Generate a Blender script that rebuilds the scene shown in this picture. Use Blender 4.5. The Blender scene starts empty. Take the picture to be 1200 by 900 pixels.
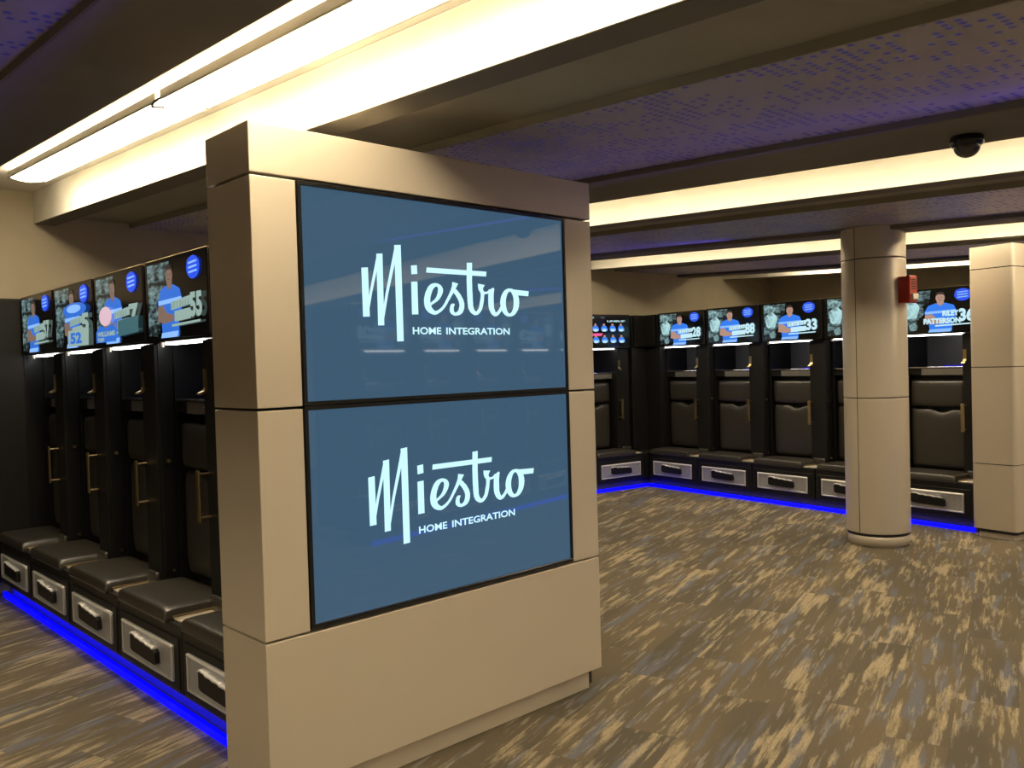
import bpy, bmesh, math, random
from mathutils import Matrix, Vector
R = math.radians
S = bpy.context.scene
C = S.collection

# ---------------------------------------------------------------- camera
cam = bpy.data.cameras.new('camera'); co = bpy.data.objects.new('camera', cam); C.objects.link(co)
YAW, PITCH, ROLL, F = R(46.4864), R(-1.25445), R(-1.66141), 1008.0
fw = Vector((math.cos(YAW)*math.cos(PITCH), math.sin(YAW)*math.cos(PITCH), math.sin(PITCH)))
r0 = Vector((math.sin(YAW), -math.cos(YAW), 0)); u0 = r0.cross(fw)
rt = r0*math.cos(ROLL)+u0*math.sin(ROLL); up = -r0*math.sin(ROLL)+u0*math.cos(ROLL)
co.matrix_world = Matrix(((rt.x, up.x, -fw.x, 0), (rt.y, up.y, -fw.y, 0), (rt.z, up.z, -fw.z, 1.6), (0, 0, 0, 1)))
cam.sensor_fit = 'HORIZONTAL'; cam.sensor_width = 36; cam.lens = F/1200*36; cam.clip_start = .05
S.camera = co

# ---------------------------------------------------------------- world, exposure, light levels
w = bpy.data.worlds.new('world'); S.world = w; w.use_nodes = True
w.node_tree.nodes['Background'].inputs[0].default_value = (.35, .33, .3, 1)
w.node_tree.nodes['Background'].inputs[1].default_value = .02
S.view_settings.view_transform = 'Standard'; S.view_settings.look = 'None'
S.view_settings.exposure = 0.12; S.view_settings.gamma = 1; S.view_settings.use_curve_mapping = False
TUBE = 24.0            # ceiling tubes
TUBE_COL = (1, .815, .54)
STRIP = 8.0           # white strips under the locker screens
BLUE_PANEL = 1.7     # watts per blue lamp behind the ceiling ledges
try: S.cycles.max_bounces = 10; S.cycles.diffuse_bounces = 6; S.cycles.sample_clamp_indirect = 6
except Exception: pass

# ---------------------------------------------------------------- materials
MAT = {}
def sock(n, *names):
    for k in names:
        if k in n.inputs: return n.inputs[k]
def mat(name, col=(.5, .5, .5), rough=.5, metal=0., spec=.5, emit=None, es=0., coat=0.):
    m = bpy.data.materials.new(name); m.use_nodes = True; MAT[name] = m
    b = m.node_tree.nodes['Principled BSDF']
    b.inputs['Base Color'].default_value = (*col, 1); b.inputs['Roughness'].default_value = rough
    b.inputs['Metallic'].default_value = metal; sock(b, 'Specular IOR Level').default_value = spec
    if emit: b.inputs['Emission Color'].default_value = (*emit, 1); b.inputs['Emission Strength'].default_value = es
    if coat: b.inputs['Coat Weight'].default_value = coat; b.inputs['Coat Roughness'].default_value = .1
    return m
class NT:
    def __init__(s, m): s.t = m.node_tree; s.b = s.t.nodes['Principled BSDF']
    def n(s, typ, **kw):
        x = s.t.nodes.new(typ)
        for k, v in kw.items(): setattr(x, k, v)
        return x
    def l(s, a, b): s.t.links.new(a, b)
    def val(s, inp, v):
        if hasattr(v, 'is_output'): s.l(v, inp)
        else: inp.default_value = v
    def math(s, op, a, b=0., c=None):
        x = s.n('ShaderNodeMath', operation=op); s.val(x.inputs[0], a); s.val(x.inputs[1], b)
        if c is not None: s.val(x.inputs[2], c)
        return x.outputs[0]
    def noise(s, vec, scale=5., detail=2., rough=.5):
        x = s.n('ShaderNodeTexNoise'); s.l(vec, x.inputs['Vector']); x.inputs['Scale'].default_value = scale
        x.inputs['Detail'].default_value = detail; x.inputs['Roughness'].default_value = rough
        return x.outputs[0]
    def ramp(s, v, a, b):
        x = s.n('ShaderNodeMapRange'); x.clamp = True; s.val(x.inputs[0], v)
        x.inputs[1].default_value = a; x.inputs[2].default_value = b; return x.outputs[0]
    def mix(s, f, a, b):
        x = s.n('ShaderNodeMix', data_type='RGBA'); s.val(x.inputs[0], f)
        for i, v in ((6, a), (7, b)):
            if hasattr(v, 'is_output'): s.l(v, x.inputs[i])
            else: x.inputs[i].default_value = (*v, 1)
        return x.outputs[2]
    def mapping(s, vec, loc=(0, 0, 0), rot=(0, 0, 0), scale=(1, 1, 1)):
        x = s.n('ShaderNodeMapping'); s.l(vec, x.inputs[0]); x.inputs[1].default_value = loc
        x.inputs[2].default_value = rot; x.inputs[3].default_value = scale; return x.outputs[0]
    def xyz(s, vec):
        x = s.n('ShaderNodeSeparateXYZ'); s.l(vec, x.inputs[0]); return x.outputs
    def comb(s, a, b, c=0.):
        x = s.n('ShaderNodeCombineXYZ'); s.val(x.inputs[0], a); s.val(x.inputs[1], b); s.val(x.inputs[2], c); return x.outputs[0]
    def obj(s): return s.n('ShaderNodeTexCoord').outputs['Object']
    def bump(s, h, dist=.001, strength=.5):
        x = s.n('ShaderNodeBump'); x.inputs['Distance'].default_value = dist; x.inputs['Strength'].default_value = strength
        s.l(h, x.inputs['Height']); s.l(x.outputs[0], s.b.inputs['Normal'])

def m_carpet():
    m = mat('carpet', rough=1., spec=.1); t = NT(m)
    p = t.mapping(t.obj(), rot=(0, 0, R(-16.2)))
    X, Y, _ = t.xyz(p)
    # planks 0.25 x 1.0 m with a stagger; each plank shifts the pattern
    row = t.math('FLOOR', t.math('DIVIDE', Y, .25))
    wn = t.n('ShaderNodeTexWhiteNoise', noise_dimensions='1D'); t.l(row, wn.inputs['W'])
    xs = t.math('ADD', X, wn.outputs[0])
    colu = t.math('FLOOR', xs)
    wn2 = t.n('ShaderNodeTexWhiteNoise', noise_dimensions='2D'); t.l(t.comb(colu, row), wn2.inputs['Vector'])
    off = t.math('MULTIPLY', wn2.outputs[0], 7.)
    v = t.comb(X, Y, off)
    warp = t.n('ShaderNodeTexNoise'); t.l(v, warp.inputs['Vector']); warp.inputs['Scale'].default_value = 34
    vm = t.n('ShaderNodeVectorMath', operation='MULTIPLY_ADD'); t.l(warp.outputs[1], vm.inputs[0]); vm.inputs[1].default_value = (.03, .006, 0); t.l(v, vm.inputs[2])
    v = vm.outputs[0]
    fine = t.noise(t.mapping(v, scale=(2.6, 25, 1)), 1., 5, .66)
    patch = t.noise(t.mapping(v, scale=(1.5, 5.5, 1)), 1., 2, .5)
    tan = t.ramp(t.math('ADD', t.math('MULTIPLY', fine, .65), t.math('MULTIPLY', patch, .45)), .575, .66)
    bl = t.noise(t.mapping(v, loc=(5, 9, 3), scale=(1.6, 13, 1)), 1., 2, .5)
    blue = t.ramp(bl, .56, .66)
    pale = t.ramp(t.noise(t.mapping(v, loc=(2, 4, 8), scale=(3.5, 34, 1)), 1., 2, .5), .60, .68)
    tone = t.noise(t.mapping(v, loc=(1, 1, 5), scale=(.8, 2.5, 1)), 1., 1, .5)
    base = t.mix(t.ramp(tone, .35, .65), (.090, .079, .060), (.135, .109, .073))
    c = t.mix(t.math('MULTIPLY', blue, .7), base, (.125, .140, .185))
    c = t.mix(t.math('MULTIPLY', pale, .55), c, (.27, .25, .26))
    c = t.mix(t.math('MULTIPLY', tan, .9), c, (.36, .295, .195))
    wv = t.noise(t.mapping(v, scale=(60, 220, 1)), 1., 1, .5)
    c = t.mix(t.math('MULTIPLY', t.ramp(wv, .3, .7), .35), c, (.085, .075, .06))
    t.l(c, t.b.inputs['Base Color'])
    t.bump(wv, .003, .5)
    return m

def m_perf(name, dens, holes=(.05, .045, .30)):
    """painted metal sheet with round perforations in drifting clusters, the blue light behind them put into the hole colour"""
    m = mat(name, (.36, .335, .29), .45, .25); t = NT(m)
    X, Y, _ = t.xyz(t.obj())
    cs = .045
    gy = t.math('DIVIDE', Y, cs); gx0 = t.math('DIVIDE', X, cs*.8)
    rowi = t.math('FLOOR', gy)
    gx = t.math('ADD', gx0, t.math('MULTIPLY', rowi, .5))
    fx = t.math('SUBTRACT', t.math('FRACT', gx), .5); fy = t.math('SUBTRACT', t.math('FRACT', gy), .5)
    d = t.math('ADD', t.math('MULTIPLY', fx, fx), t.math('MULTIPLY', t.math('MULTIPLY', fy, fy), 1.3))
    hole = t.math('LESS_THAN', d, .10)
    cell = t.comb(t.math('FLOOR', gx), rowi)
    wn = t.n('ShaderNodeTexWhiteNoise', noise_dimensions='2D'); t.l(cell, wn.inputs['Vector'])
    cl = t.noise(t.mapping(cell, scale=(.22, .12, 1)), 1., 2, .6)
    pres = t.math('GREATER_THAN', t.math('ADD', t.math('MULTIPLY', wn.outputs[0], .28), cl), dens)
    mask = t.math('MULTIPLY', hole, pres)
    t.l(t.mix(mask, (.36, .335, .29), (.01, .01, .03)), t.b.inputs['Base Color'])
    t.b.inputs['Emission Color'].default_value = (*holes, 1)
    t.l(t.math('MULTIPLY', mask, .2), t.b.inputs['Emission Strength'])  # holes glow by themselves, in place of lamps above the sheet
    return m

def m_vent():
    m = mat('perforated_aluminium', (.60, .61, .66), .38, .35); t = NT(m)
    X, Y, Z = t.xyz(t.obj())
    fx = t.math('SUBTRACT', t.math('FRACT', t.math('DIVIDE', X, .009)), .5); fz = t.math('SUBTRACT', t.math('FRACT', t.math('DIVIDE', Z, .009)), .5)
    d = t.math('ADD', t.math('MULTIPLY', fx, fx), t.math('MULTIPLY', fz, fz))
    t.l(t.mix(t.math('LESS_THAN', d, .09), (.47, .48, .52), (.08, .08, .08)), t.b.inputs['Base Color'])
    return m
def m_stadium():
    m = mat('stadium_picture', (0, 0, 0), .2); t = NT(m)
    p = t.obj(); n1 = t.noise(t.mapping(p, scale=(14, 1, 40)), 1., 4, .7); n2 = t.noise(t.mapping(p, scale=(6, 1, 9)), 1., 2, .6)
    k = t.ramp(t.math('ADD', t.math('MULTIPLY', n1, .5), t.math('MULTIPLY', n2, .6)), .48, .72)
    t.l(t.mix(k, (.008, .012, .012), (.30, .48, .50)), t.b.inputs['Emission Color']); t.b.inputs['Emission Strength'].default_value = 1.
    return m
def m_stadium2():
    m = mat('floodlight_picture', (0, 0, 0), .2); t = NT(m)
    n1 = t.noise(t.mapping(t.obj(), scale=(12, 1, 13)), 1., 5, .7); k = t.ramp(n1, .34, .60)
    t.l(t.mix(k, (.06, .10, .10), (.42, .68, .70)), t.b.inputs['Emission Color']); t.b.inputs['Emission Strength'].default_value = 1.
    return m
def m_leather():
    m = mat('black_leather', (.027, .024, .019), .34, spec=.8); t = NT(m)
    t.bump(t.noise(t.obj(), 260., 2, .5), .0006, .35); return m
def m_wall(name, col):
    m = mat(name, col, .9, spec=.2); t = NT(m); n = t.noise(t.obj(), 3., 3, .5)
    t.l(t.mix(t.ramp(n, .3, .7), tuple(x*.93 for x in col), tuple(min(1, x*1.05) for x in col)), t.b.inputs['Base Color'])
    t.bump(t.noise(t.obj(), 120., 2, .5), .001, .2); return m
def m_alu(name, col, rough, metal):
    m = mat(name, col, rough, metal, .5); t = NT(m)
    n = t.noise(t.obj(), 900., 1, .5); t.l(t.ramp(n, -1.2, 2.2), t.b.inputs['Roughness']); t.b.inputs['Roughness'].default_value = rough
    r = t.n('ShaderNodeMapRange'); t.l(n, r.inputs[0]); r.inputs[3].default_value = rough-.05; r.inputs[4].default_value = rough+.05
    t.l(r.outputs[0], t.b.inputs['Roughness']); return m
m_carpet(); m_stadium2(); m_perf('perforated_ceiling_metal', .655); m_vent(); m_stadium(); m_leather()
m_wall('wall_paint', (.47, .42, .32)); m_wall('ceiling_paint', (.17, .158, .135)); m_wall('ceiling_dark', (.12, .115, .10)); m_wall('cove_lit', (.80, .78, .72)); m_wall('recess_paint', (.30, .285, .235))
m_alu('champagne_metal', (.57, .51, .42), .38, .35)
mat('joint_black', (.01, .01, .01), .7)
mat('locker_black', (.007, .007, .007), .38, spec=.4)
mat('locker_side', (.009, .009, .009), .45, spec=.25)
mat('toe_laminate', (.05, .05, .06), .25, spec=.5)
mat('bezel_black', (.008, .008, .008), .25, spec=.5)
mat('brass', (.62, .47, .24), .28, 1.)
mat('chrome', (.75, .74, .72), .15, 1.)
mat('steel', (.22, .21, .19), .4, .6)
mat('bright_metal', (.9, .9, .92), .3, .3)
mat('satin_metal', (.55, .55, .56), .4, .4)
mat('fixture_grey', (.45, .43, .38), .5)
mat('tube_white', (.9, .9, .85), .5, emit=TUBE_COL, es=TUBE)
mat('strip_white', (.9, .9, .9), .5, emit=(1, .98, .96), es=STRIP)
mat('led_blue', (0, 0, .3), .5, emit=(.0, .0, 1.), es=3.2)
mat('led_cubby', (0, 0, .2), .5, emit=(.02, .01, 1.), es=.5)
mat('tv_glass', (.004, .006, .008), .03, spec=.5, emit=(.042, .092, .152), es=1.)
mat('logo_light', (0, 0, 0), .3, emit=(.56, .90, 1.), es=1.05)
mat('pic_black', (.004, .004, .004), .12, spec=.5)
mat('pic_skin', (0, 0, 0), .3, emit=(.42, .25, .19), es=1.)
mat('pic_hair', (0, 0, 0), .3, emit=(.03, .02, .018), es=1.)
mat('pic_blue', (0, 0, 0), .3, emit=(.03, .19, .80), es=1.)
mat('pic_logo', (0, 0, 0), .3, emit=(.02, .08, .75), es=1.)
mat('pic_pale', (0, 0, 0), .3, emit=(.25, .48, .95), es=1.)
mat('pic_white', (0, 0, 0), .3, emit=(.52, .78, .86), es=1.)
mat('pic_dim', (0, 0, 0), .3, emit=(.05, .13, .15), es=1.)
mat('pic_pink', (0, 0, 0), .3, emit=(.85, .09, .28), es=1.)
mat('alarm_red', (.45, .035, .02), .35)
mat('alarm_lens', (.85, .8, .7), .1, spec=.7)
mat('smoked_dome', (.03, .03, .03), .06, spec=.8)
mat('ivory_plastic', (.6, .57, .5), .4)

# ---------------------------------------------------------------- helpers
def box(bm, x0, x1, y0, y1, z0, z1, bev=0., seg=2, mi=0):
    vs = [bm.verts.new(p) for p in ((x0, y0, z0), (x1, y0, z0), (x1, y1, z0), (x0, y1, z0), (x0, y0, z1), (x1, y0, z1), (x1, y1, z1), (x0, y1, z1))]
    fs = [bm.faces.new([vs[i] for i in f]) for f in ((0, 3, 2, 1), (4, 5, 6, 7), (0, 1, 5, 4), (1, 2, 6, 5), (2, 3, 7, 6), (3, 0, 4, 7))]
    for f in fs: f.material_index = mi
    if bev:
        es = list({e for f in fs for e in f.edges})
        r = bmesh.ops.bevel(bm, geom=es, offset=bev, segments=seg, affect='EDGES', profile=.5, clamp_overlap=True)
        for f in r['faces']: f.material_index = mi
    return vs
def prism(bm, pts, axis, a, b, mi=0):
    """closed outline pts (2D) extruded along axis from a to b"""
    def P(p, t): return {'x': (t, p[0], p[1]), 'y': (p[0], t, p[1]), 'z': (p[0], p[1], t)}[axis]
    A = [bm.verts.new(P(p, a)) for p in pts]; B = [bm.verts.new(P(p, b)) for p in pts]
    fs = [bm.faces.new(A), bm.faces.new(B[::-1])]
    n = len(pts)
    for i in range(n): fs.append(bm.faces.new((A[i], B[i], B[(i+1) % n], A[(i+1) % n])))
    for f in fs: f.material_index = mi
    bmesh.ops.recalc_face_normals(bm, faces=fs); return fs
def tube(bm, pts, r, n=8, mi=0):
    rings = []
    for i, p in enumerate(pts):
        p = Vector(p); d = (Vector(pts[min(i+1, len(pts)-1)])-Vector(pts[max(i-1, 0)])).normalized()
        a = d.orthogonal().normalized() if i == 0 else (pa-d*pa.dot(d)).normalized(); pa = a; b = d.cross(a)
        rings.append([bm.verts.new(p+(a*math.cos(2*math.pi*k/n)+b*math.sin(2*math.pi*k/n))*r) for k in range(n)])
    fs = []
    for A, B in zip(rings, rings[1:]):
        for k in range(n): fs.append(bm.faces.new((A[k], A[(k+1) % n], B[(k+1) % n], B[k])))
    fs += [bm.faces.new(rings[0][::-1]), bm.faces.new(rings[-1])]
    for f in fs: f.material_index = mi
def lathe(bm, prof, cx=0, cy=0, n=32, a0=0., a1=2*math.pi, mi=0):
    full = abs(a1-a0-2*math.pi) < 1e-6; m = n if full else n+1
    rings = [[bm.verts.new((cx+r*math.cos(a0+(a1-a0)*k/n), cy+r*math.sin(a0+(a1-a0)*k/n), z)) for k in range(m)] for r, z in prof]
    for A, B in zip(rings, rings[1:]):
        for k in range(n if full else n):
            f = bm.faces.new((A[k], A[(k+1) % m], B[(k+1) % m], B[k])); f.material_index = mi
    return rings
def grid_pad(bm, u0, u1, z0, ztop, front, back, thick, n=18, p=5., flat='y', mi=0):
    """pillow: outline in (u, z); the front bulges by thick from 'front' towards the viewer (-v), sides close at 'back'"""
    V = []
    for i in range(n+1):
        s = .5-.5*math.cos(math.pi*i/n); row = []
        for j in range(n+1):
            t = .5-.5*math.cos(math.pi*j/n)
            u = u0+(u1-u0)*s; zt = ztop(s); z = z0+(zt-z0)*t
            a = max(0, 1-abs(2*s-1)**p)**(1/p); b = max(0, 1-abs(2*t-1)**p)**(1/p)
            h = thick*(a*b)**.75
            row.append((u, back-(h+(back-front-thick)*1.0 if a*b > 0 else 0), z, a*b))
        V.append(row)
    M = [[bm.verts.new((q[0], q[1], q[2]) if flat == 'y' else (q[0], q[2], -q[1])) for q in row] for row in V]
    fs = []
    for i in range(n):
        for j in range(n): fs.append(bm.faces.new((M[i][j], M[i+1][j], M[i+1][j+1], M[i][j+1])))
    rim = [M[i][0] for i in range(n+1)]+[M[n][j] for j in range(1, n+1)]+[M[i][n] for i in range(n-1, -1, -1)]+[M[0][j] for j in range(n-1, 0, -1)]
    fs.append(bm.faces.new(rim[::-1]))
    for f in fs: f.smooth = True; f.material_index = mi
    bmesh.ops.recalc_face_normals(bm, faces=fs)
def text_into(bm, s, x0, x1, z0, z1, y, mi=0, bold=.02, fit=True):
    """flat lettering facing -y, fitted into the rectangle"""
    cu = bpy.data.curves.new('lettering', 'FONT'); cu.body = s; cu.offset = bold; cu.resolution_u = 3; cu.size = 1
    o = bpy.data.objects.new('lettering', cu); C.objects.link(o)
    dg = bpy.context.evaluated_depsgraph_get(); me = bpy.data.meshes.new_from_object(o.evaluated_get(dg))
    bpy.data.objects.remove(o); bpy.data.curves.remove(cu)
    xs = [v.co.x for v in me.vertices]; ys = [v.co.y for v in me.vertices]
    ax, bx, ay, by = min(xs), max(xs), min(ys), max(ys)
    for v in me.vertices:
        v.co = Vector((x0+(v.co.x-ax)/(bx-ax)*(x1-x0), y, z0+(v.co.y-ay)/(by-ay)*(z1-z0)))
    k = len(bm.faces); bm.from_mesh(me); bm.faces.ensure_lookup_table()
    for f in list(bm.faces)[k:]: f.material_index = mi
    bpy.data.meshes.remove(me)
def mesh(bm, name, mats, smooth=False):
    me = bpy.data.meshes.new(name); bm.normal_update(); bm.to_mesh(me); bm.free()
    for m in (mats if isinstance(mats, (list, tuple)) else [mats]): me.materials.append(MAT[m])
    if smooth:
        for p in me.polygons: p.use_smooth = True
    return me
def ob(name, me, parent=None):
    o = bpy.data.objects.new(name, me); C.objects.link(o)
    if parent: o.parent = parent
    return o
def obm(name, bm, mats, parent=None, smooth=False): return ob(name, mesh(bm, name, mats, smooth), parent)
def tag(o, label=None, cat=None, group=None, kind=None):
    for k, v in (('label', label), ('category', cat), ('group', group), ('kind', kind)):
        if v: o[k] = v
    return o
def thing(name, label, cat, loc=(0, 0, 0), rz=0, group=None):
    o = bpy.data.objects.new(name, None); C.objects.link(o); o.location = loc; o.rotation_euler = (0, 0, rz); o.empty_display_size = .1
    return tag(o, label, cat, group)
def struct(name, bm, mats, smooth=False): return tag(obm(name, bm, mats, None, smooth), kind='structure')
def NB(): return bmesh.new()

# ---------------------------------------------------------------- room shell
TA = R(8.85)                                   # the far right part of the room is turned by this angle
E = Vector((math.sin(TA), math.cos(TA), 0)); N_ = Vector((-math.cos(TA), math.sin(TA), 0)); P0 = Vector((8.79, 6.78, 0))
bm = NB(); box(bm, -5, 14, -7, 9.5, -.1, 0); struct('floor', bm, 'carpet')
def wall(name, a, b, z0=0., z1=3.4, th=.2, m='wall_paint'):
    a = Vector((*a, 0)); b = Vector((*b, 0)); d = (b-a).normalized(); n = Vector((-d.y, d.x, 0))*th   # thickness to the left of a->b
    pts = [a, b, b+n, a+n]; bm = NB(); prism(bm, [(p.x, p.y) for p in pts], 'z', z0, z1); return struct(name, bm, m)
BC = (5.55, 8.072); BR = (12.3, 7.021)
wall('wall_back', (5.55, 7.36), (-5, 7.36), th=-.2); wall('wall_back_return', BC, (5.55, 7.36), th=-.2)
wall('wall_back_right', BR, BC, th=-.2)
rx = Vector((BR[0], BR[1], 0))-E*13
wall('wall_right', (rx.x, rx.y), BR, th=-.2)
wall('wall_left', (-5, 7.36), (-5, -7), th=-.2)
wall('wall_front', (-5, -6.8), (rx.x+1, -6.8), th=-.2)

# ceiling: sloping 2.3 degrees along y; local z 0 is the underside of the beams
TILT = R(2.3)
def tilt(o): o.location = (0, 0, 2.5); o.rotation_euler = (TILT, 0, 0); return o
Y0, Y1 = -6.9, 8.3
bm = NB(); box(bm, -5.2, 13.5, Y0, Y1+.6, .36, .5); tilt(struct('ceiling', bm, 'ceiling_dark'))
FACE = [-1.27, 1.95, 5.20, 8.40, 11.25]; LIP = [(-2.6, -2.05), (.81, 1.19), (3.78, 4.33), (7.12, 7.45), (10.3, 10.6)]
k = 1
for i, f in enumerate(FACE):
    bm = NB(); box(bm, f, f+.15, Y0, Y1, 0, .36, .006, 1); tilt(struct('trim_%d' % k, bm, 'ceiling_paint')); k += 1          # dropped beam
    bm = NB(); box(bm, f-.008, f-.0005, Y0, Y1, .004, .245, 0, 1); tilt(struct('trim_%d' % k, bm, 'cove_lit')); k += 1           # inner face of the cove, whitened to look flooded by the tube light
    a, b = LIP[i]
    bm = NB(); box(bm, a, b, Y0, Y1, 0, .36, .006, 1); tilt(struct('trim_%d' % k, bm, 'ceiling_paint')); k += 1              # wide flat beam before the cove
    bm = NB(); box(bm, b+.001, f-.009, Y0, Y1, .246, .36); tilt(struct('trim_%d' % k, bm, 'cove_lit')); k += 1            # roof of the light cove, its brightness painted in like the face
    if i+1 < len(FACE):
        c0 = f+.15; p0 = f+.72; p1 = LIP[i+1][0]
        bm = NB(); box(bm, c0-.01, p0+.01, Y0, Y1, .07, .36); tilt(struct('trim_%d' % k, bm, 'recess_paint')); k += 1       # plain recess
        bm = NB(); box(bm, p0, p1+.01, Y0, Y1, .045, .36); tilt(struct('trim_%d' % k, bm, 'ceiling_dark')); k += 1
        bm = NB(); box(bm, p0-.008, p0+.002, Y0, Y1, .030, .36); tilt(struct('trim_%d' % k, bm, 'recess_paint')); k += 1
        bm = NB(); box(bm, p0+.002, p1+.008, Y0, Y1, .035, .0449); tilt(struct('trim_%d' % k, bm, 'perforated_ceiling_metal')); k += 1  # perforated metal ceiling
        # blue lamps of the ledge: they look up and back onto the perforated sheet
        for ya, yb in (((-4.7, 2.7), (3.65, 6.8)) if i == 2 else ((-4.7, 6.8),)):
            la = bpy.data.lights.new('blue_ledge_light', 'AREA'); la.shape = 'RECTANGLE'; la.size = .02; la.size_y = yb-ya
            la.energy = BLUE_PANEL*(yb-ya)/11.5; la.color = (.10, .06, 1); lo = bpy.data.objects.new('blue_ledge_light', la); C.objects.link(lo)
            yc = (ya+yb)/2; lo.location = (p1-.03, yc, 2.5+math.tan(TILT)*yc-.012); lo.rotation_euler = (TILT, R(180-55), 0)

def tube_light(x, y0, y1, label, group=None):
    o = thing('linear_ceiling_light', label, 'ceiling light', (0, 0, 0), 0, group)
    o.location = (0, 0, 2.5); o.rotation_euler = (TILT, 0, 0)
    bm = NB(); box(bm, x, x+.015, y0, y1, .178, .222, .004, 1); box(bm, x+.225, x+.24, y0, y1, .178, .222, .004, 1); obm('housing', bm, 'fixture_grey', o)
    bm = NB(); pts = [(x+.016, .186)]+[(x+.016+.208*t/8, .186-.018*math.sin(math.pi*t/8)) for t in range(1, 8)]+[(x+.224, .186), (x+.224, .216), (x+.016, .216)]
    prism(bm, pts, 'y', y0+.001, y1-.001); obm('diffuser', bm, 'tube_white', o); return o
g = 'long tube lights in the ceiling coves'
a = tube_light(1.55, 3.93, 6.45, 'long glowing ceiling light with its far end showing, upper left of the photo')
bm = NB(); tube(bm, [(1.56, 3.86, .19), (1.53, 3.89, .165), (1.54, 3.94, .155), (1.60, 3.95, .165)], .006, 6); obm('joint_cable', bm, 'joint_black', a)
tube_light(1.55, -5.5, 3.88, 'long glowing ceiling light leaving the top edge of the photo, above the display tower')
tube_light(4.60, -5.5, 6.9, 'long light tucked in the cove between display tower and round column')
tube_light(7.72, -5.5, 6.95, 'long light tucked in the cove just behind the round column')
tube_light(10.85, -5.5, 5.9, 'long light tucked in the farthest cove beyond the lockers')
tube_light(-1.75, -5.5, 6.5, 'long light tucked in the cove left of the photo')

# ---------------------------------------------------------------- display tower
KX0, KX1, KY0, KY1 = 1.411, 3.186, 2.772, 3.112
t = thing('display_tower', 'freestanding champagne metal tower holding two stacked blue television screens', 'display tower', (2.30, 2.94, 0))
def kp(name, *boxes, m='champagne_metal', bev=.003):
    bm = NB()
    for b in boxes: box(bm, b[0]-2.30, b[1]-2.30, b[2]-2.94, b[3]-2.94, b[4], b[5], bev, 2)
    return obm(name, bm, m, t)
kp('core', (KX0+.02, KX1-.02, KY0+.05, KY1-.02, .02, 2.46), m='joint_black', bev=0)
kp('toe_kick', (KX0+.05, KX1-.045, KY0+.046, KY1-.04, 0, .10))
kp('base_panel', (KX0, KX1, KY0, KY1, .102, .647))
for z0, z1 in ((.655, 1.464), (1.474, 2.286)):
    kp('corner_panel', (KX0, 1.588, KY0, KY1, z0, z1)); kp('corner_panel', (3.004, KX1, KY0, KY1, z0, z1))
kp('top_panel', (KX0, KX1, KY0, KY1, 2.296, 2.472))
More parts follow.
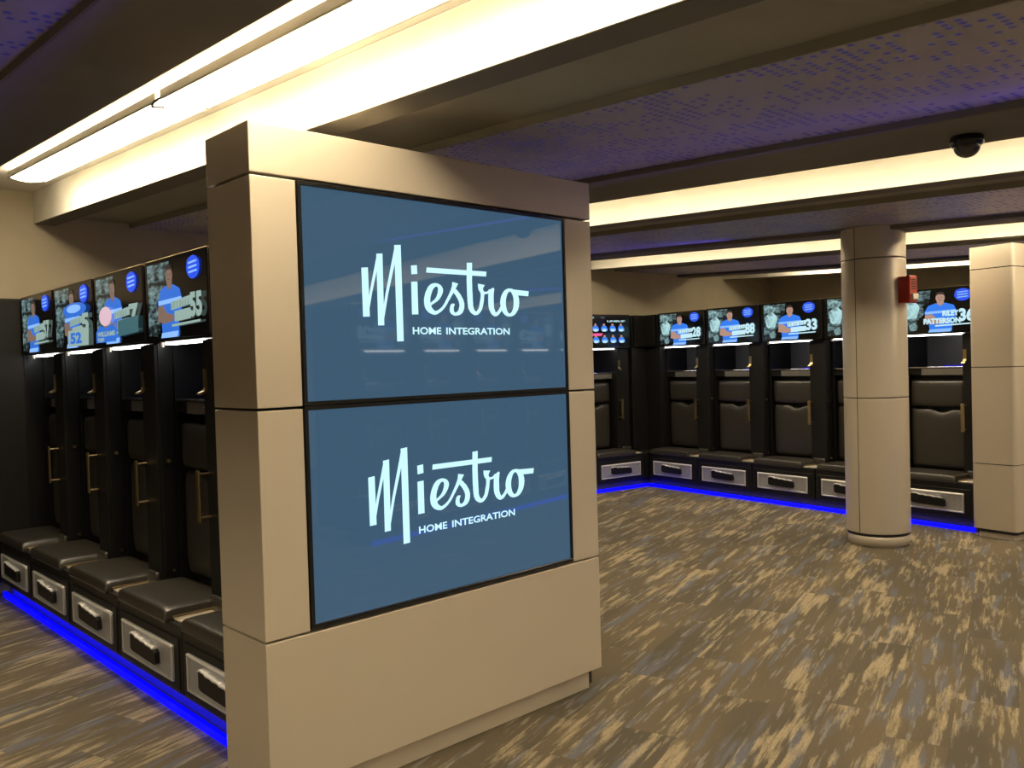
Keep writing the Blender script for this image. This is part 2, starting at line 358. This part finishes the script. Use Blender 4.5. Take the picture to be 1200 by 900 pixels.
LOGO=[[(1861,1989,1891,1992),(1862,1802,1893,1803)],
[(1889,1819,1879,1820),(1908,1899,1896,1900),(1950,2043,1935,2045)],
[(1932,2047,1961,2050),(1930,1769,1959,1770)],
[(1959,1795,1948,1797),(1983,1896,1970,1897),(2039,2083,2021,2084)],
[(2018,2087,2050,2090),(2018,1707,2050,1708)],
[(2097,2011,2127,2014),(2098,1976,2128,1979)],
[(2096,1946,2127,1948),(2095,1815,2127,1816)],
[(2193,1853,2186,1861),(2201,1858,2193,1866),(2209,1862,2201,1871),(2218,1867,2209,1876),(2227,1872,2215,1881),(2235,1878,2220,1887),(2242,1885,2224,1893),(2248,1893,2227,1900),(2254,1902,2230,1907),(2257,1910,2231,1913),(2259,1919,2232,1917),(2257,1927,2232,1921),(2253,1933,2232,1924),(2247,1939,2231,1928),(2240,1942,2229,1931),(2232,1945,2227,1932),(2224,1946,2223,1932),(2216,1946,2219,1931),(2206,1944,2214,1928),(2196,1941,2211,1925),(2187,1935,2208,1922),(2179,1927,2204,1917),(2173,1917,2200,1909),(2167,1907,2196,1900),(2163,1896,2193,1892),(2160,1886,2191,1884),(2158,1876,2190,1876),(2158,1866,2190,1869),(2159,1856,2191,1861),(2161,1846,2193,1855),(2166,1838,2195,1850),(2173,1830,2197,1845),(2181,1824,2201,1841),(2191,1820,2205,1837),(2201,1817,2210,1834),(2212,1816,2213,1832),(2223,1818,2218,1832),(2232,1822,2225,1834),(2241,1827,2232,1837),(2250,1833,2240,1842),(2258,1840,2248,1847),(2266,1847,2254,1853),(2273,1855,2261,1861),(2280,1864,2267,1869),(2286,1873,2273,1878),(2293,1881,2279,1887),(2299,1890,2285,1896),(2306,1899,2291,1905),(2313,1908,2296,1914),(2319,1917,2301,1923),(2324,1925,2304,1930),(2329,1931,2307,1936),(2333,1936,2308,1941),(2336,1941,2308,1946),(2339,1945,2309,1950),(2342,1949,2310,1955)],
[(2307,1917,2325,1929),(2312,1912,2331,1924),(2318,1907,2337,1920),(2323,1902,2342,1914),(2327,1897,2348,1909),(2331,1892,2354,1903),(2335,1886,2358,1896),(2339,1880,2363,1889),(2342,1874,2367,1882),(2344,1868,2370,1874),(2345,1863,2372,1866),(2345,1857,2372,1857),(2344,1852,2371,1849),(2342,1846,2369,1841),(2340,1841,2365,1834),(2338,1838,2360,1827),(2336,1835,2353,1822),(2333,1832,2345,1818),(2330,1830,2337,1816),(2325,1828,2329,1815),(2322,1827,2321,1814),(2320,1827,2314,1815),(2318,1829,2307,1817),(2315,1831,2301,1820),(2314,1834,2296,1824),(2313,1835,2292,1829),(2313,1838,2291,1836),(2313,1842,2291,1842),(2313,1847,2293,1849),(2314,1851,2295,1854),(2315,1853,2297,1859),(2311,1850,2304,1864),(2307,1850,2312,1865),(2307,1850,2317,1863),(2309,1848,2319,1863),(2312,1847,2320,1862)],
[(2392,2040,2422,2042),(2392,2026,2422,2027),(2391,2012,2421,2013),(2390,1998,2420,1999),(2390,1983,2420,1985),(2389,1969,2419,1970),(2389,1953,2419,1955),(2389,1937,2419,1939),(2389,1921,2419,1923),(2389,1905,2420,1907),(2390,1891,2420,1894),(2390,1880,2420,1882),(2391,1869,2421,1871),(2392,1859,2421,1862),(2393,1850,2422,1855),(2397,1841,2424,1849),(2402,1833,2426,1844),(2409,1827,2429,1840),(2416,1823,2432,1837),(2425,1819,2434,1835),(2434,1818,2436,1834),(2444,1820,2436,1834),(2452,1824,2439,1835),(2458,1829,2443,1838),(2464,1835,2447,1843),(2469,1841,2451,1847),(2473,1848,2454,1852),(2476,1856,2456,1859),(2479,1865,2458,1867),(2481,1873,2460,1874),(2483,1880,2462,1882),(2484,1887,2464,1889),(2485,1895,2465,1895),(2486,1902,2466,1901),(2487,1908,2466,1907),(2487,1915,2466,1912),(2485,1921,2465,1915),(2483,1926,2462,1919),(2481,1930,2460,1922),(2480,1933,2456,1926),(2481,1936,2454,1932),(2482,1937,2453,1937),(2484,1940,2452,1943),(2486,1943,2452,1947),(2489,1946,2452,1951),(2491,1950,2452,1954)],
[(2476,1910,2477,1922),(2481,1910,2482,1921),(2486,1910,2487,1921),(2491,1910,2492,1921),(2497,1911,2496,1921),(2503,1912,2500,1921),(2509,1913,2504,1923),(2514,1915,2507,1924),(2519,1917,2511,1927),(2524,1920,2515,1929),(2528,1922,2520,1932),(2532,1924,2524,1933),(2536,1926,2528,1935),(2540,1929,2532,1937),(2544,1931,2537,1939),(2548,1933,2541,1941)],
[(2513,1932,2545,1931),(2513,1925,2544,1924),(2512,1918,2543,1918),(2511,1911,2542,1911),(2510,1904,2541,1904),(2510,1896,2541,1897),(2509,1887,2541,1888),(2509,1877,2541,1879),(2509,1867,2541,1869),(2510,1856,2541,1860),(2512,1847,2542,1853),(2516,1839,2544,1847),(2521,1831,2547,1841),(2527,1824,2549,1836),(2535,1819,2551,1833),(2545,1815,2551,1832),(2557,1817,2550,1832),(2566,1821,2554,1833),(2573,1827,2559,1836),(2579,1833,2565,1841),(2585,1839,2570,1845),(2590,1845,2574,1851),(2595,1852,2578,1857),(2599,1859,2582,1863),(2603,1866,2585,1871),(2607,1873,2589,1878)],
[(2173,1987,2176,2008),(2500,1987,2503,2008)],
[(2661,1879,2696,1880),(2660,1866,2693,1864),(2657,1854,2687,1848),(2652,1844,2677,1835),(2647,1837,2665,1824),(2641,1832,2650,1818),(2635,1829,2635,1816),(2629,1831,2619,1817),(2624,1836,2605,1823),(2619,1844,2594,1833),(2616,1853,2585,1846),(2613,1865,2581,1861),(2613,1878,2579,1877),(2614,1890,2582,1893),(2618,1902,2588,1908),(2622,1912,2597,1921),(2627,1920,2609,1932),(2633,1925,2624,1939),(2639,1928,2639,1941),(2645,1926,2655,1940),(2650,1921,2669,1934),(2655,1914,2681,1925),(2659,1904,2690,1912),(2661,1892,2695,1896),(2661,1879,2696,1880)],
[(2660,1913,2664,1937),(2754,1910,2758,1933)]]
def tv(z0, z1, label, dz):
    o = thing('television', label, 'television', (2.296, 2.80, z0), 0, None); ox, oy, oz = 2.296, 2.80, z0
    x0, x1 = 1.592, 3.000
    bm = NB(); bz = .015
    for b in ((x0, x1, z0, z0+bz), (x0, x1, z1-bz, z1), (x0, x0+.016, z0+bz, z1-bz), (x1-.012, x1, z0+bz, z1-bz)):
        box(bm, b[0]-ox, b[1]-ox, 2.768-oy, 2.815-oy, b[2]-oz, b[3]-oz, .0015, 1)
    obm('bezel', bm, 'bezel_black', o)
    bm = NB(); box(bm, x0+.01-ox, x1-.01-ox, 2.7785-oy, 2.81-oy, z0+.01-oz, z1-.01-oz); s = obm('screen', bm, 'tv_glass', o)
    bm = NB()
    for i, st in enumerate(LOGO):
        y = 2.7775-oy-.00005*i
        vs = [(bm.verts.new((q[0]/1000-ox, y, q[1]/1000-dz-oz)), bm.verts.new((q[2]/1000-ox, y, q[3]/1000-dz-oz))) for q in st]
        for a, b in zip(vs, vs[1:]):
            try: bm.faces.new((a[0], b[0], b[1], a[1]))
            except ValueError: pass
    text_into(bm, 'HOME', 2.0965-ox, 2.243-ox, 1.7352-dz-oz, 1.7648-dz-oz, 2.7775-oy, 0, .022)
    text_into(bm, 'INTEGRATION', 2.2695-ox, 2.632-ox, 1.7352-dz-oz, 1.7648-dz-oz, 2.7775-oy, 0, .022)
    obm('logo_lettering', bm, 'logo_light', s); return o
tv(1.474, 2.287, 'upper blue television on the tower, with white script logo and ceiling reflection', 0)
tv(.660, 1.472, 'lower blue television on the tower, with white script logo, near the base panel', .805)

# ---------------------------------------------------------------- lockers
W = .815; HW = W/2
def art(v):
    """what one locker screen shows: a mesh in locker space, all on the screen face"""
    bm = NB(); X0, X1, Z0, Z1 = -.355, .345, 1.805, 2.185; y0 = .1985
    lay = [0]
    def P(x, z): return (X0+(X1-X0)*x, y0-.0004*lay[0], Z0+(Z1-Z0)*z)
    def poly(pts, mi):
        lay[0] += 1; f = bm.faces.new([bm.verts.new(P(*p)) for p in pts]); f.material_index = mi
    def ell(cx, cz, rx, rz, mi, n=20, wob=0.):
        poly([(cx+rx*math.cos(a)*(1+wob*math.sin(5*a)), cz+rz*math.sin(a)*(1+wob*math.sin(5*a))) for a in [2*math.pi*k/n for k in range(n)]], mi)
    def tx(s, x0, x1, z0, z1, mi, bold=.03):
        lay[0] += 1; a = P(x0, z0); b = P(x1, z1); text_into(bm, s, a[0], b[0], a[2], b[2], a[1], mi, bold)
    poly([(-.04, -.05), (1.05, -.05), (1.05, 1.05), (-.04, 1.05)], 0)
    # 0 black 1 stadium 2 skin 3 hair 4 blue 5 logo 6 pale 7 white 8 pink 9 dim
    if v.get('team'):
        tx('ROSTER', -.02, .22, .92, .97, 7); tx('vs', .36, .46, .92, .97, 9); tx('LINEUP', .52, .95, .80, .86, 7)
        for r in range(2):
            for c in range(4):
                cx, cz = .24+.2*c, .60-.38*r
                ell(cx, cz+.10, .028, .05, 2); poly([(cx-.075, cz-.02), (cx-.05, cz+.07), (cx+.05, cz+.07), (cx+.08, cz-.02), (cx+.05, cz-.10), (cx-.05, cz-.10)], 4)
                ell(cx+.01, cz-.06, .07, .055, 6); ell(cx, cz-.08, .05, .035, 7)
        poly([(.08, .33), (.36, .34), (.40, .43), (.12, .42)], 8)
        return mesh(bm, 'screen_picture', PICS)
    rnd = random.Random(v['seed']); hx = v.get('hx', .50)
    poly([(0, .02), (.17, .0), (.22, .25), (.33, .45), (.30, .62), (.40, .72), (.42, 1.), (0, 1.)], 1)
    ell(.14, .55, .115, .24, 10, 26, .07); ell(.17, .12, .06, .10, 10, 14, .1); ell(.12, .86, .11, .10, 10, 18, .1)
    pass
    # player
    poly([(hx-.05, .60), (hx+.05, .60), (hx+.045, .74), (hx-.045, .74)], 2)
    poly([(hx-.20, .30), (hx-.22, .47), (hx-.17, .62), (hx-.06, .68), (hx, .60), (hx+.06, .68), (hx+.18, .61), (hx+.22, .45), (hx+.20, .30)], 4)
    poly([(hx-.15, -.02), (hx-.17, .32), (hx+.16, .32), (hx+.15, -.02)], 4)
    poly([(hx-.21, .42), (hx+.21, .44), (hx+.21, .50), (hx-.21, .48)], 6)
    ell(hx, .80, .062, .125, 2); poly([(hx-.066, .84), (hx-.05, .93), (hx, .955), (hx+.05, .93), (hx+.066, .84), (hx+.03, .885), (hx-.03, .885)], 3)
    ell(hx-.022, .815, .008, .010, 3, 8); ell(hx+.022, .815, .008, .010, 3, 8); poly([(hx-.02, .745), (hx+.02, .745), (hx+.015, .755), (hx-.015, .755)], 3)
    poly([(hx-.22, .20), (hx-.21, .40), (hx-.12, .42), (hx-.05, .30), (hx+.08, .27), (hx+.08, .19), (hx-.10, .16)], 2)
    poly([(hx-.17, -.03), (hx+.13, -.03), (hx+.15, .05), (hx-.15, .04)], 6)
    # round team badge
    ell(.85, .84, .11, .15, 5, 24); ell(.80, .90, .05, .07, 5); ell(.91, .88, .05, .07, 5); 
    for z in (.78, .84, .90): poly([(.78, z-.015), (.92, z), (.92, z+.025), (.78, z+.012)], 6)
    # name plate and number
    if v.get('blocks', True):
        poly([(.46, .33), (.80, .37), (.80, .49), (.46, .44)], 7); poly([(.52, .17), (.80, .19), (.80, .33), (.52, .31)], 7)
        x = .48
        while x < .78:
            poly([(x, .345), (x+.008, .345), (x+.012, .44), (x+.004, .44)], 9); x += rnd.uniform(.035, .06)
    if v.get('name'):
        a, b = v['name']; tx(a, .58, .80, .35, .48, 7, .06); tx(b, .32, .82, .17, .31, 7, .06)
    tx(v['num'], .80, 1.0, .20, .52, 7, .05)
    poly([(.48, .105), (.97, .13), (.97, .16), (.48, .14)], 7)
    if v.get('extra') == 'back':        # a second player fades in over the first
        ell(.62, .60, .33, .12, 4); ell(.60, .62, .20, .07, 6); poly([(.42, -.01), (.98, -.01), (1.0, .26), (.42, .26)], 7); tx('52', .48, .80, .03, .22, 4, .05)
    if v.get('extra') == 'close':
        ell(.26, .40, .15, .15, 11); poly([(.02, .16), (.12, .27), (.26, .22), (.42, .28), (.52, .18), (.50, .0), (.02, .0)], 4); tx('WILLIAMS', .05, .48, .09, .17, 7, .05); tx('TEP', .05, .22, .01, .07, 7, .05)
        poly([(.55, .06), (1., .10), (1., .34), (.55, .30)], 9)
    return mesh(bm, 'screen_picture', PICD if v.get('dim') else PICS)
mat('pic_glow', (0, 0, 0), .3, emit=(.30, .46, .48), es=1.); mat('pic_rose', (0, 0, 0), .3, emit=(.70, .48, .55), es=1.)
PICS = ['pic_black', 'stadium_picture', 'pic_skin', 'pic_hair', 'pic_blue', 'pic_logo', 'pic_pale', 'pic_white', 'pic_pink', 'pic_dim', 'floodlight_picture', 'pic_rose']
mat('pic_white_soft', (0, 0, 0), .3, emit=(.28, .40, .36), es=1.); mat('pic_skin_soft', (0, 0, 0), .3, emit=(.20, .13, .10), es=1.); mat('pic_blue_soft', (0, 0, 0), .3, emit=(.03, .15, .62), es=1.)
PICD = ['pic_black', 'stadium_picture', 'pic_skin_soft', 'pic_hair', 'pic_blue_soft', 'pic_logo', 'pic_pale', 'pic_white_soft', 'pic_pink', 'pic_dim', 'stadium_picture', 'pic_rose']  # dimmed copies: darkening of screens seen at a slant is put into the colours

def locker_meshes():
    M = {}
    def add(key, name, mats, f, parent=None, smooth=False):
        bm = NB(); f(bm); M[key] = (name, mesh(bm, name, mats, smooth), parent)
    def carcass(b):
        box(b, -HW+.004, HW-.004, .004, .50, .11, .432, .006, 2)               # seat box
        box(b, -HW, HW, .72, .75, .11, 2.2, 0)                                  # back board
        box(b, -HW, -HW+.012, .34, .74, .43, 1.775, 0)                          # thin left side
        box(b, .196, HW-.014, .262, .73, .43, 1.775, .003, 1)                  # door column
        box(b, -HW+.01, .2, .44, .73, .43, 1.42, 0)                             # backing behind the cushions
        box(b, -HW+.002, HW-.002, .235, .74, 1.778, 2.205, .003, 1)            # head box
    add('carcass', 'carcass', 'locker_black', carcass)
    add('toe', 'toe_kick', 'toe_laminate', lambda b: box(b, -HW, HW, .055, .3, 0, .112))
    add('led', 'led_strip', 'led_blue', lambda b: box(b, -HW, HW, .008, .028, .002, .038))
    def door(b): box(b, .202, HW-.016, .243, .262, .455, 1.768, .002, 1)
    add('door', 'door', 'locker_side', door)
    def handle(b):
        box(b, .207, .241, .182, .190, .872, 1.128, .002, 1)
        for z in (.892, 1.108): tube(b, [(.225, .187, z), (.225, .245, z)], .006, 8)
    add('handle', 'handle', 'brass', handle, 'door')
    def hook(b):
        prism(b, [(.244, 1.625), (.236, 1.625), (.236, 1.535), (.228, 1.518), (.205, 1.508), (.200, 1.500), (.212, 1.497), (.236, 1.506), (.244, 1.52)], 'x', .210, .242)
    add('hook', 'coat_hook', 'brass', hook, 'door')
    def lock(b): tube(b, [(.392, .30, 1.125), (.4035, .30, 1.125)], .011, 12)
    add('lock', 'lock', 'brass', lock)
    add('knob', 'knob', 'brass', lambda b: tube(b, [(.392, .31, .515), (.4035, .31, .515)], .008, 10))
    def tray(b): box(b, .25, .40, .03, .24, .432, .442, .003, 1)
    add('tray', 'side_tray', 'champagne_metal', tray)
    def arm(b): grid_pad(b, .23, .395, .14, lambda s: .24, .46, .43, .09, 10, 6, 'z')
    def armf(b): box(b, .24, .385, .212, .242, .44, .515, .012, 3)
    add('arm', 'bolster', 'black_leather', armf, None, True)
    add('rail', 'seat_rail', 'brass', lambda b: tube(b, [(.272, .02, .452), (.272, .24, .452)], .005, 6))
    def seat(b):
        grid_pad(b, -.372, .252, -.012, lambda s: .345, -.0, -.437, .052, 22, 7, 'z')
    def seat2(b):
        n = 24; V = []
        for i in range(n+1):
            s = .5-.5*math.cos(math.pi*i/n); row = []
            for j in range(n+1):
                t_ = .5-.5*math.cos(math.pi*j/n); a = max(0, 1-abs(2*s-1)**7)**(1/7); c = max(0, 1-abs(2*t_-1)**7)**(1/7)
                row.append(b.verts.new((-.372+.624*s, -.012+.352*t_, .437+.058*(a*c)**.8)))
            V.append(row)
        fs = [b.faces.new((V[i][j], V[i+1][j], V[i+1][j+1], V[i][j+1])) for i in range(n) for j in range(n)]
        rim = [V[i][0] for i in range(n+1)]+[V[n][j] for j in range(1, n+1)]+[V[i][n] for i in range(n-1, -1, -1)]+[V[0][j] for j in range(n-1, 0, -1)]
        lo = [b.verts.new((v.co.x, v.co.y, .425)) for v in rim]; m = len(rim)
        for i in range(m): fs.append(b.faces.new((rim[i], lo[i], lo[(i+1) % m], rim[(i+1) % m])))
        fs.append(b.faces.new(lo[::-1])); bmesh.ops.recalc_face_normals(b, faces=fs)
    add('seat', 'seat', 'black_leather', seat2, None, True)
    def notch(s): d = abs(s-.56); return 1.072-(.045*(.5+.5*math.cos(math.pi*d/.24)) if d < .24 else 0)-.006*math.sin(s*9)
    add('backrest', 'backrest', 'black_leather', lambda b: grid_pad(b, -.375, .165, .50, notch, .35, .44, .07), None, True)
    add('headrest', 'headrest', 'black_leather', lambda b: grid_pad(b, -.370, .160, 1.088, lambda s: 1.338, .335, .44, .08), None, True)
    def shelf(b):
        box(b, -HW+.012, .198, .35, .72, 1.39, 1.455, .002, 1)
    add('shelf', 'shelf', 'locker_side', shelf)
    add('plate', 'shelf_plate', 'steel', lambda b: (box(b, -.25, .19, .342, .351, 1.388, 1.45, .002, 1), tube(b, [(-.03, .344, 1.42), (-.03, .334, 1.42)], .008, 10)), 'shelf')
    add('lip', 'shelf_edge', 'chrome', lambda b: box(b, -.39, .195, .338, .36, 1.455, 1.468, .002, 1), 'shelf')
    add('cub', 'cubby_lining', 'pic_cubby', lambda b: box(b, -HW+.013, .195, .708, .719, 1.455, 1.776))
    add('cubled', 'shelf_light', 'led_cubby', lambda b: box(b, -.22, .19, .69, .706, 1.457, 1.474))
    add('light', 'strip_light', 'strip_white', lambda b: box(b, -.345, .185, .275, .33, 1.764, 1.777, .002, 1))
    add('sens', 'sensor', 'ivory_plastic', lambda b: tube(b, [(-.355, .262, 1.778), (-.355, .262, 1.752)], .012, 14))
    def housing(b): box(b, -.372, .392, .20, .24, 1.787, 2.203, .004, 2)
    add('screen', 'screen', 'bezel_black', housing)
    add('trim', 'top_edge_glint', 'brass', lambda b: box(b, -.372, .392, .197, .215, 2.2035, 2.208, .001, 1), 'screen')  # brass strip added as the glint of light along the screen's top edge
    # drawer front with perforated aluminium window and pull
    def drawer(b): box(b, -HW+.03, HW-.03, -.002, .01, .128, .375, .003, 1)
    add('drawer', 'drawer', 'locker_side', drawer)
    def vframe(b):
        for q in ((-.325, .325, .322, .337), (-.325, .325, .163, .175), (-.325, -.312, .175, .322), (.312, .325, .175, .322)):
            box(b, q[0], q[1], -.016, .0, q[2], q[3], .003, 1, 0 if q[2] > .3 else 1)  # top rim in a brighter metal: its highlight is painted in
    add('vframe', 'vent_frame', ['bright_metal', 'satin_metal'], vframe, 'drawer')
    add('vent', 'vent_panel', 'perforated_aluminium', lambda b: box(b, -.313, .313, -.006, .0, .174, .323), 'drawer')
    def pull(b):
        top = [(-.165, .292), (-.15, .300), (-.10, .298), (-.085, .290), (-.04, .291), (-.02, .286), (.03, .288), (.05, .282), (.10, .283), (.13, .277), (.155, .265), (.160, .215), (.145, .205), (-.14, .212), (-.165, .222)]
        prism(b, top, 'y', -.030, -.005, 0)
        for i in range(9):
            a, c = top[i], top[i+1]; prism(b, [(a[0], a[1]), (c[0], c[1]), (c[0], c[1]+.008), (a[0], a[1]+.008)], 'y', -.034, -.005, 1)
    add('pull', 'pull', ['locker_side', 'bright_metal'], pull, 'drawer')
    return M
mat('pic_cubby', (.11, .11, .12), .4, .2)
LM = locker_meshes()
def locker(cx, cy, rz, label, group, pic):
    o = thing('locker', label, 'locker', (cx, cy, 0), rz, group); made = {}
    for key, (name, me, par) in LM.items():
        if par is None: made[key] = ob(name, me, o)
    for key, (name, me, par) in LM.items():
        if par: made[key] = ob(name, me, made[par])
    ob('screen_picture', pic, made['screen'])
    return o
V = {
 'L1': dict(seed=1, num='55', dim=1, hx=.42), 'L2': dict(seed=2, num='7', extra='close', dim=1, hx=.40), 'L3': dict(seed=3, num='5', extra='back', dim=1), 'L4': dict(seed=4, num='57', dim=1, hx=.42),
 'L5': dict(seed=5, num='2'), 'R1': dict(seed=6, num='28', hx=.49), 'R2': dict(seed=7, num='88', hx=.47), 'R3': dict(seed=8, num='33', hx=.50), 'R4': dict(seed=9, num='3', hx=.5),
 'R5': dict(seed=10, num='36', hx=.55, name=('RILEY', 'PATTERSON'), blocks=False), 'T': dict(team=1), 'G': dict(seed=12, num='8')}
ART = {k: art(v) for k, v in V.items()}
gL = 'black player lockers in the left row'
for i, (lab, pic) in enumerate([
    ('black locker at the left row end, its seat partly hidden by the display tower', 'L5'),
    ('black padded locker in the left row whose screen shows a big number 55', 'L1'),
    ('black locker in the left row whose screen shows a large pinkish face overlapping the player', 'L2'),
    ('black locker in the left row whose screen shows blue jersey over big white digits', 'L3'),
    ('farthest black locker of the left row, its screen touching the dark end cabinet', 'L4')]):
    locker(1.585, 3.530+.815*i, R(-90), lab, gL, ART[pic])
gR = 'black player lockers in the far right row'
for i, (lab, pic) in enumerate([
    ('black locker in the far right row standing in the room corner, leftmost of that row', 'R1'),
    ('black locker in the far right row, second from the room corner', 'R2'),
    ('black locker in the far right row, third from the corner, its screen numbered 33', 'R3'),
    ('black locker in the far right row mostly hidden behind the round column', 'R4'),
    ('black locker seen between the round column and the square pillar', 'R5')]):
    p = P0+E*(-.435-.82*i); locker(p.x, p.y, R(-90)-TA, lab, gR, ART[pic])
gB = 'black player lockers in the far back row'
for i in range(3):
    p = P0+N_*(.46+.82*i)
    locker(p.x, p.y, -TA, ['black locker beside the display tower whose screen shows rows of small blue figures', 'black back-row locker hidden behind the display tower, next to the small blue figures screen', 'black locker in the far back row hidden behind the display tower, at the row end'][i], gB, ART['T' if i == 0 else 'G'])
gF = 'black player lockers behind the camera, mirrored in the upper television'
for i in range(5):
    p = Vector((4.73, -1.31, 0))+E*.32-N_*(.82*i)
    locker(p.x, p.y, R(180)-TA, 'black locker whose white strip light is mirrored in the upper television', gF, ART[['R1', 'R2', 'R3', 'R4', 'G'][i]])

# corner fillers and end cabinet
q = P0
o = thing('corner_cabinet', 'tall plain black cabinet in the corner between the two far locker rows', 'cabinet', (q.x, q.y, 0), -TA)
bm = NB(); box(bm, .0, .72, .245, .75, .11, 2.2, .003, 1); box(bm, .245, .72, -.02, .25, .11, 2.2, .003, 1); box(bm, -.045, .30, .0, .30, .11, .435, .003, 1); obm('carcass', bm, 'locker_black', o)
bm = NB(); box(bm, .02, .235, .205, .243, 1.79, 2.2, .003, 1); box(bm, .205, .243, .03, .235, 1.79, 2.2, .003, 1); obm('blank_panel', bm, 'bezel_black', o)
bm = NB(); box(bm, -.045, .03, .008, .028, .002, .038); box(bm, .008, .028, -.02, .008, .002, .038); obm('led_strip', bm, 'led_blue', o)
bm = NB(); box(bm, -.045, .3, .055, .3, 0, .11); box(bm, .055, .3, -.02, .055, 0, .11); obm('toe_kick', bm, 'toe_laminate', o)
o = thing('end_cabinet', 'tall plain black cabinet against the back wall at the far left edge', 'cabinet', (.4, 7.28, 0), 0)
bm = NB(); box(bm, -2.6, 2.0, -.05, .075, .1, 2.205, .004, 1); obm('carcass', bm, 'locker_black', o)
bm = NB()
for i in range(5): box(bm, -2.58+.8*i, -2.58+.8*i+.78, -.068, -.05, .13, 2.19, .003, 1)
obm('door_panels', bm, 'locker_side', o)
bm = NB(); box(bm, -2.6, 1.1, -.03, .075, 0, .1); obm('toe_kick', bm, 'bezel_black', o)

# ---------------------------------------------------------------- round column
cx, cy = 7.265, 3.170
o = thing('round_column', 'champagne metal clad round column with a red alarm on its side', 'column', (cx, cy, 0))
bm = NB(); r = lathe(bm, [(.225, .0), (.242, .004), (.242, .098), (.225, .102)], 0, 0, 48); bm.faces.new(r[-1]); obm('base_ring', bm, 'champagne_metal', o, True)
bm = NB(); r = lathe(bm, [(.246, .09), (.246, 2.66)], 0, 0, 48); obm('core', bm, 'joint_black', o, True)
va = math.atan2(-cy, -cx); s0 = va-R(34)
for z0, z1 in ((.112, 1.236), (1.244, 2.392), (2.400, 2.66)):
    for a0 in (s0, s0+math.pi):
        bm = NB(); lathe(bm, [(.246, z0), (.252, z0), (.255, z0+.003), (.255, z0+.008), (.255, z0+.05), (.255, z1-.05), (.255, z1-.008), (.255, z1-.003), (.252, z1), (.246, z1)], 0, 0, 32, a0+.012, a0+math.pi-.012)
        obm('clad_panel', bm, 'champagne_metal', o, True)

# square pillar (local x along the locker row towards the viewer's right, local y away from the room)
p = Vector((8.003, 2.670, 0))
o = thing('square_pillar', 'champagne metal clad square pillar at the right edge beside the last locker', 'column', (p.x, p.y, 0), R(-90)-TA)
def rrect(x0, x1, y0, y1, r, n=6):
    pts = []
    for cx_, cy_, a in ((x1-r, y1-r, 0), (x0+r, y1-r, 90), (x0+r, y0+r, 180), (x1-r, y0+r, 270)):
        pts += [(cx_+r*math.cos(R(a+90*k/n)), cy_+r*math.sin(R(a+90*k/n))) for k in range(n+1)]
    return pts
def pp(name, z0, z1, ins=0., m='champagne_metal'):
    bm = NB(); prism(bm, rrect(ins, .372-ins, ins, 1.0-ins, .035), 'z', z0, z1)
    o_ = obm(name, bm, m, o); return o_
pp('base_plinth', 0, .07, .03); pp('core', .05, 2.48, .012, 'joint_black')
for z0, z1 in ((.078, .634), (.642, 1.462), (1.470, 2.300), (2.308, 2.494)): pp('clad_panel', z0, z1)

# fire alarm on the right side of the column
ax = Vector((math.cos(va+R(60)), math.sin(va+R(60)), 0))
o = thing('fire_alarm', 'red fire alarm strobe mounted on the right side of the round column', 'alarm', (cx+ax.x*.252, cy+ax.y*.252, 2.125), math.atan2(ax.y, ax.x)+R(90))
bm = NB(); box(bm, -.058, .058, -.055, .008, -.108, .108, .006, 2); obm('back_box', bm, 'alarm_red', o)
bm = NB(); box(bm, -.062, .062, -.095, -.055, -.112, .112, .012, 3); h = obm('cover', bm, 'alarm_red', o)
bm = NB(); box(bm, -.045, .045, -.115, -.094, -.085, -.035, .008, 3); obm('strobe_lens', bm, 'alarm_lens', o)
bm = NB()
for k_ in range(5): box(bm, -.035, .035, -.098, -.094, .0+.018*k_, .008+.018*k_)
obm('horn_grille', bm, 'joint_black', o)

# dome camera under the ceiling beam
o = thing('security_camera', 'small dark dome camera hanging below the ceiling beam, upper right', 'camera', (4.12, 1.37, 2.5+math.tan(TILT)*1.37))
bm = NB(); r = lathe(bm, [(.062, .0), (.068, -.006), (.068, -.035), (.058, -.045)], 0, 0, 32); bm.faces.new(r[0]); obm('mount', bm, 'bezel_black', o, True)
bm = NB(); r = lathe(bm, [(.055*math.cos(R(a)), -.045-.05*math.sin(R(a))) for a in range(0, 90, 10)]+[(.001, -.095)], 0, 0, 32); obm('dome', bm, 'smoked_dome', o, True)
